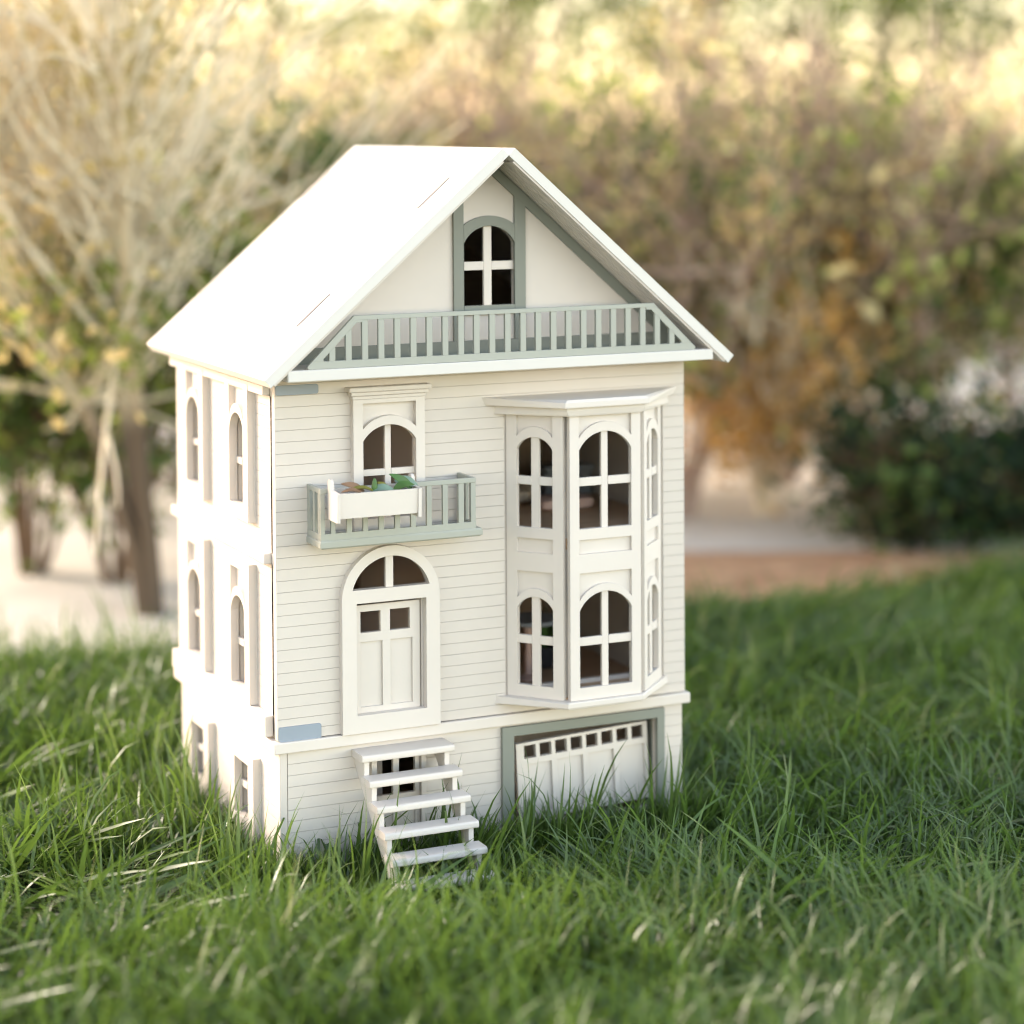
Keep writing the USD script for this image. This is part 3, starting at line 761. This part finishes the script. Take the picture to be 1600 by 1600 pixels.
def shrub(name, label, cat, xy, seed, stems, height, spread, r_stem, bark, twigbark, twigs, twig_len, foliage, group=None, lean=(0, 0), upright=0.7, twig_from=0.25, stem_bend=0.25, twig_r=.0022):
    """foliage: list of (part name, material, count, leaf size, z low, z high)."""
    g = np.random.default_rng(seed)
    t = thing(name, label, cat, (xy[0], xy[1], 0), group)
    k = 9
    tt = np.linspace(0, 1, k)
    lines = []
    for i in range(stems):
        a = (i + g.random() * 0.7) / stems * 2 * np.pi
        base = np.array([math.cos(a), math.sin(a), 0]) * 0.04 * min(1, spread) * (stems > 1)
        top = np.array([math.cos(a) * spread * g.uniform(.3, 1) + lean[0], math.sin(a) * spread * g.uniform(.3, 1) + lean[1], height * g.uniform(.75, 1.05)])
        bend = g.normal(size=3) * np.array([1, 1, 0.2]) * stem_bend * spread
        ln = base + (top - base) * np.stack([tt ** 1.5, tt ** 1.5, tt], 1) + np.sin(np.pi * tt)[:, None] * bend * 0.4
        ln += np.cumsum(g.normal(size=(k, 3)) * 0.008, 0) * tt[:, None]
        lines.append(ln)
    lines = np.array(lines)
    lines[:, 0, 2] = -0.03
    for i in range(stems):
        put('stem' if stems > 1 else 'trunk', tubes(lines[i:i + 1], np.array([r_stem * g.uniform(.75, 1.1)]), np.array([r_stem * .25]), 7), bark, t, smooth=True)
    tips = []
    if twigs:
        i = g.integers(0, stems, twigs)
        u = twig_from + (1 - twig_from) * g.random(twigs)
        fi = u * (k - 1)
        j = np.minimum(fi.astype(int), k - 2)
        fr_ = (fi - j)[:, None]
        st_ = lines[i, j] * (1 - fr_) + lines[i, j + 1] * fr_
        out = unit(st_ * np.array([1, 1, 0]) - lines[i, 0] * np.array([1, 1, 0]) + g.normal(size=(twigs, 3)) * 0.25)
        d0 = unit(out * (1 - upright) + np.array([0, 0, upright]) + g.normal(size=(twigs, 3)) * 0.28)
        L = twig_len * g.uniform(.4, 1.2, twigs)
        kk = 5
        wob = g.normal(size=(twigs, 3)) * 0.35
        wob[:, 2] = np.abs(wob[:, 2])
        sp = np.linspace(0, 1, kk)
        tl = st_[:, None] + d0[:, None] * (L[:, None] * sp)[..., None] + wob[:, None] * (L[:, None] * sp ** 2)[..., None] * 0.5
        # side twigs
        ns = twigs * 2
        i2 = g.integers(0, twigs, ns)
        j2 = g.integers(1, kk - 1, ns)
        d2 = unit(d0[i2] + g.normal(size=(ns, 3)) * 0.55)
        L2 = L[i2] * g.uniform(.25, .6, ns)
        tl2 = tl[i2, j2][:, None] + d2[:, None] * (L2[:, None] * sp)[..., None] + g.normal(size=(ns, 1, 3)) * (L2[:, None] * sp ** 2)[..., None] * 0.2
        tr = np.full(twigs, twig_r) * g.uniform(.7, 1.6, twigs)
        m = trimesh.util.concatenate([tubes(tl, tr, tr * .4, 3), tubes(tl2, tr[i2] * .6, tr[i2] * .25, 3)])
        put('twigs', m, twigbark, t, None, 'stuff', smooth=True)
        tips = np.concatenate([tl[:, 1:].reshape(-1, 3), tl2[:, 1:].reshape(-1, 3)])
    for (pn_, mat, cnt, size, zl, zh) in foliage:
        pool = tips[(tips[:, 2] > zl) & (tips[:, 2] < zh)]
        if len(pool) < 5:
            continue
        # clumps: pick cluster centres so light and dark patches and gaps appear
        ncl = max(8, cnt // (45 if cnt > 300 else 2))
        cl = pool[g.integers(0, len(pool), ncl)]
        w = g.random(ncl) ** 2
        c = cl[g.choice(ncl, cnt, p=w / w.sum())]
        pos = c + g.normal(size=(cnt, 3)) * np.array([.055, .055, .05])
        pos = pos[pos[:, 2] > 0.01]
        put(pn_, leaves(pos, g, size), mat, t, None, 'stuff')
    return t

A = at
shrub('multi_stem_shrub', 'large pale golden shrub fanning from a dark forked trunk left behind the dollhouse', 'shrub', A(3.32, 236), 17, 3, .84, 0.25, .0145, FORKB, PALEB, 300, .42,
      [('dry_foliage', GOLD, 2600, .026, .42, 2), ('green_foliage', YGREEN, 700, .028, .25, .55)], lean=(-.10, .02), twig_r=.0042, twig_from=.4, stem_bend=.08)
shrub('leafy_shrub', 'green and yellow leafy shrub at the left edge beside the forked trunk', 'shrub', A(3.62, 40), 12, 7, .60, .30, .006, BARK, BARK, 300, .17,
      [('foliage', YGREEN, 900, .03, .16, .6), ('bright_leaves', BRIGHTL, 400, .034, .14, .6), ('dark_foliage', GREENL, 2200, .03, .14, .55)], twig_from=.35, upright=.3)
shrub('leafy_shrub', 'green leafy shrub showing between the forked trunk and the dollhouse', 'shrub', A(3.55, 175), 13, 7, .60, .28, .006, BARK, BARK, 300, .17,
      [('foliage', YGREEN, 900, .03, .16, .6), ('bright_leaves', BRIGHTL, 400, .034, .14, .6), ('dark_foliage', GREENL, 2000, .03, .14, .55)], twig_from=.35, upright=.3)
hedge = 'dry twiggy hedge shrubs behind the dollhouse'
for i, (px, d, ht, mats, lab) in enumerate((
        (-60, 4.3, .76, 'gold', 'tall golden dry hedge shrub at the far left edge'),
        (140, 4.5, .78, 'gold', 'tall golden dry hedge shrub behind the forked trunk'),
        (390, 4.2, .74, 'gold', 'pale golden dry hedge shrub just left of the white roof'),
        (620, 4.6, .72, 'mix', 'pinkish brown hedge shrub above the back of the white roof'),
        (860, 4.4, .70, 'mauve', 'mauve brown hedge shrub rising above the roof ridge'),
        (1060, 4.1, .66, 'mix', 'golden and green hedge shrub directly right of the gable'),
        (1230, 4.5, .72, 'mauve', 'mauve brown hedge shrub right of the eave'),
        (1420, 4.2, .66, 'mauve', 'mauve brown hedge shrub over the dark low evergreen'),
        (1620, 4.3, .68, 'mauve', 'rusty brown hedge shrub at the right edge'),
        (1840, 4.3, .68, 'mauve', 'brown hedge shrub beyond the right edge'))):
    if mats == 'gold':
        fol = [('dry_foliage', GOLD, 1300, .030, .3, 2), ('green_foliage', GREENL, 1700, .032, .12, .7), ('bright_leaves', BRIGHTL, 130, .036, .15, .7), ('pale_leaves', PALEL, 80, .05, .2, .9)]
        bk = PALEB
    elif mats == 'mix':
        fol = [('dry_foliage', GOLD, 1000, .024, .4, 2), ('brown_foliage', MAUVEL, 1100, .018, .6, 2), ('green_foliage', GREENL, 900, .028, .2, .8), ('yellow_green_foliage', YGREEN, 300, .03, .2, .75), ('bright_leaves', BRIGHTL, 150, .038, .15, .8), ('pale_leaves', PALEL, 70, .05, .2, .9)]
        bk = MAUVEB
    else:
        fol = [('dry_foliage', MAUVEL, 700, .02, .5, 2), ('rusty_foliage', RUST, 350, .03, .2, .65), ('golden_foliage', GOLD, 750, .03, .2, .75), ('green_foliage', GREENL, 700, .032, .2, .6), ('yellow_green_foliage', YGREEN, 900, .03, .2, .75), ('bright_leaves', BRIGHTL, 260, .038, .15, .7), ('pale_leaves', PALEL, 160, .045, .2, .8)]
        bk = MAUVEB
    shrub('hedge_shrub', lab, 'shrub', A(d, px), 30 + i, 8, ht, .34, .008, MAUVEB if mats != 'gold' else PALEB, bk, 220 if mats == 'gold' else 210, .28, fol, hedge, twig_from=.34, upright=.62 if mats == 'gold' else .74, twig_r=.0034 if mats == 'gold' else .0026)
for i, (px, d, lab) in enumerate(((1410, 3.85, 'low dark evergreen shrub in shade at the right lawn edge'), (1570, 3.9, 'dark evergreen shrub at the far right of the lawn edge'), (1740, 3.9, 'dark evergreen shrub just outside the right edge'))):
    shrub('evergreen_shrub', lab, 'shrub', A(d, px), 60 + i, 7, .17, .15, .006, BARK, BARK, 260, .10, [('foliage', DKGREEN, 1700, .03, .01, .5), ('green_foliage', GREENL, 450, .03, .03, .5), ('bright_leaves', BRIGHTL, 40, .03, .03, .5)], twig_from=.05, upright=.25)
for i, (px, d, lab) in enumerate(((1110, 4.9, 'low orange dry shrub glowing in the sun right of the dollhouse'), (1290, 5.2, 'low orange dry shrub glowing in the sun left of the dark evergreen'), (1195, 4.15, 'small twiggy dry shrub standing between the two trunks right of the dollhouse'))):
    shrub('dry_shrub', lab, 'shrub', A(d, px), 70 + i, 9, .5, .25, .005, PALEB, PALEB, 200, .2, [('foliage', ORANGEL, 1500, .034, .02, .6)], twig_from=.1, upright=.5)

def tree(name, label, xy, seed, h, cr, crown_z, mats, n, size, group):
    g = np.random.default_rng(seed)
    t = thing(name, label, 'tree', (xy[0], xy[1], 0), group)
    tt = np.linspace(0, 1, 8)
    ln = np.stack([0.1 * np.sin(tt * 3 + seed), 0.08 * np.cos(tt * 2 + seed), tt * h * .9 - .05], 1)[None]
    put('trunk', tubes(ln, np.array([.04]), np.array([.012]), 8), MAUVEB, t, smooth=True)
    lb = []
    for i in range(22):
        z0 = crown_z[0] + (h * .8 - crown_z[0]) * g.random()
        a = g.random() * 6.28
        lb.append(np.stack([np.array([0, 0, z0]) + s * cr * g.uniform(.5, .9) * np.array([math.cos(a), math.sin(a), g.uniform(-.1, .6)]) for s in np.linspace(0, 1, 4)]))
    put('limbs', tubes(np.array(lb), np.full(22, .014), np.full(22, .005), 5), MAUVEB, t, smooth=True)
    ncl = 150
    u = unit(g.normal(size=(ncl, 3))) * g.random((ncl, 1)) ** .4
    cz = (crown_z[0] + crown_z[1]) / 2
    c = u * np.array([cr, cr, (crown_z[1] - crown_z[0]) / 2]) + np.array([0, 0, cz])
    for mi, mat in enumerate(mats):
        cnt = n // len(mats)
        sel = c[mi::len(mats)]
        pos = sel[g.integers(0, len(sel), cnt)] + g.normal(size=(cnt, 3)) * np.array([.17, .17, .13])
        pos = pos[pos[:, 2] > 0.02]
        put('crown', leaves(pos, g, size), mat, t, None, 'stuff')
    return t
grp = 'green trees beyond the hedge'
for i, (px, d, h, lab, mats) in enumerate((
        (60, 8.0, 2.9, 'yellow green tree at the top left beyond the golden hedge', (YGREEN, GOLD, YGREEN)),
        (420, 8.8, 3.2, 'pale green tree beyond the hedge above the left roof slope', (YGREEN, GREENL, GOLD)),
        (760, 8.4, 3.0, 'green tree beyond the hedge above the roof ridge', (GREENL, YGREEN)),
        (1080, 8.0, 2.9, 'dark and light green tree beyond the hedge right of the ridge', (GREENL, YGREEN, YGREEN)),
        (1380, 8.6, 3.1, 'bright yellow green tree at the top right', (YGREEN, YGREEN, GREENL)),
        (1680, 8.0, 3.0, 'dark green tree at the top right corner', (GREENL, DKGREEN, YGREEN)),
        (1980, 8.4, 3.0, 'green tree beyond the right edge', (GREENL, DKGREEN)))):
    tree('background_tree', lab, A(d, px), 80 + i, h, .95 if d < 10 else 1.5, (.35, h), mats, 5500, .06, grp)
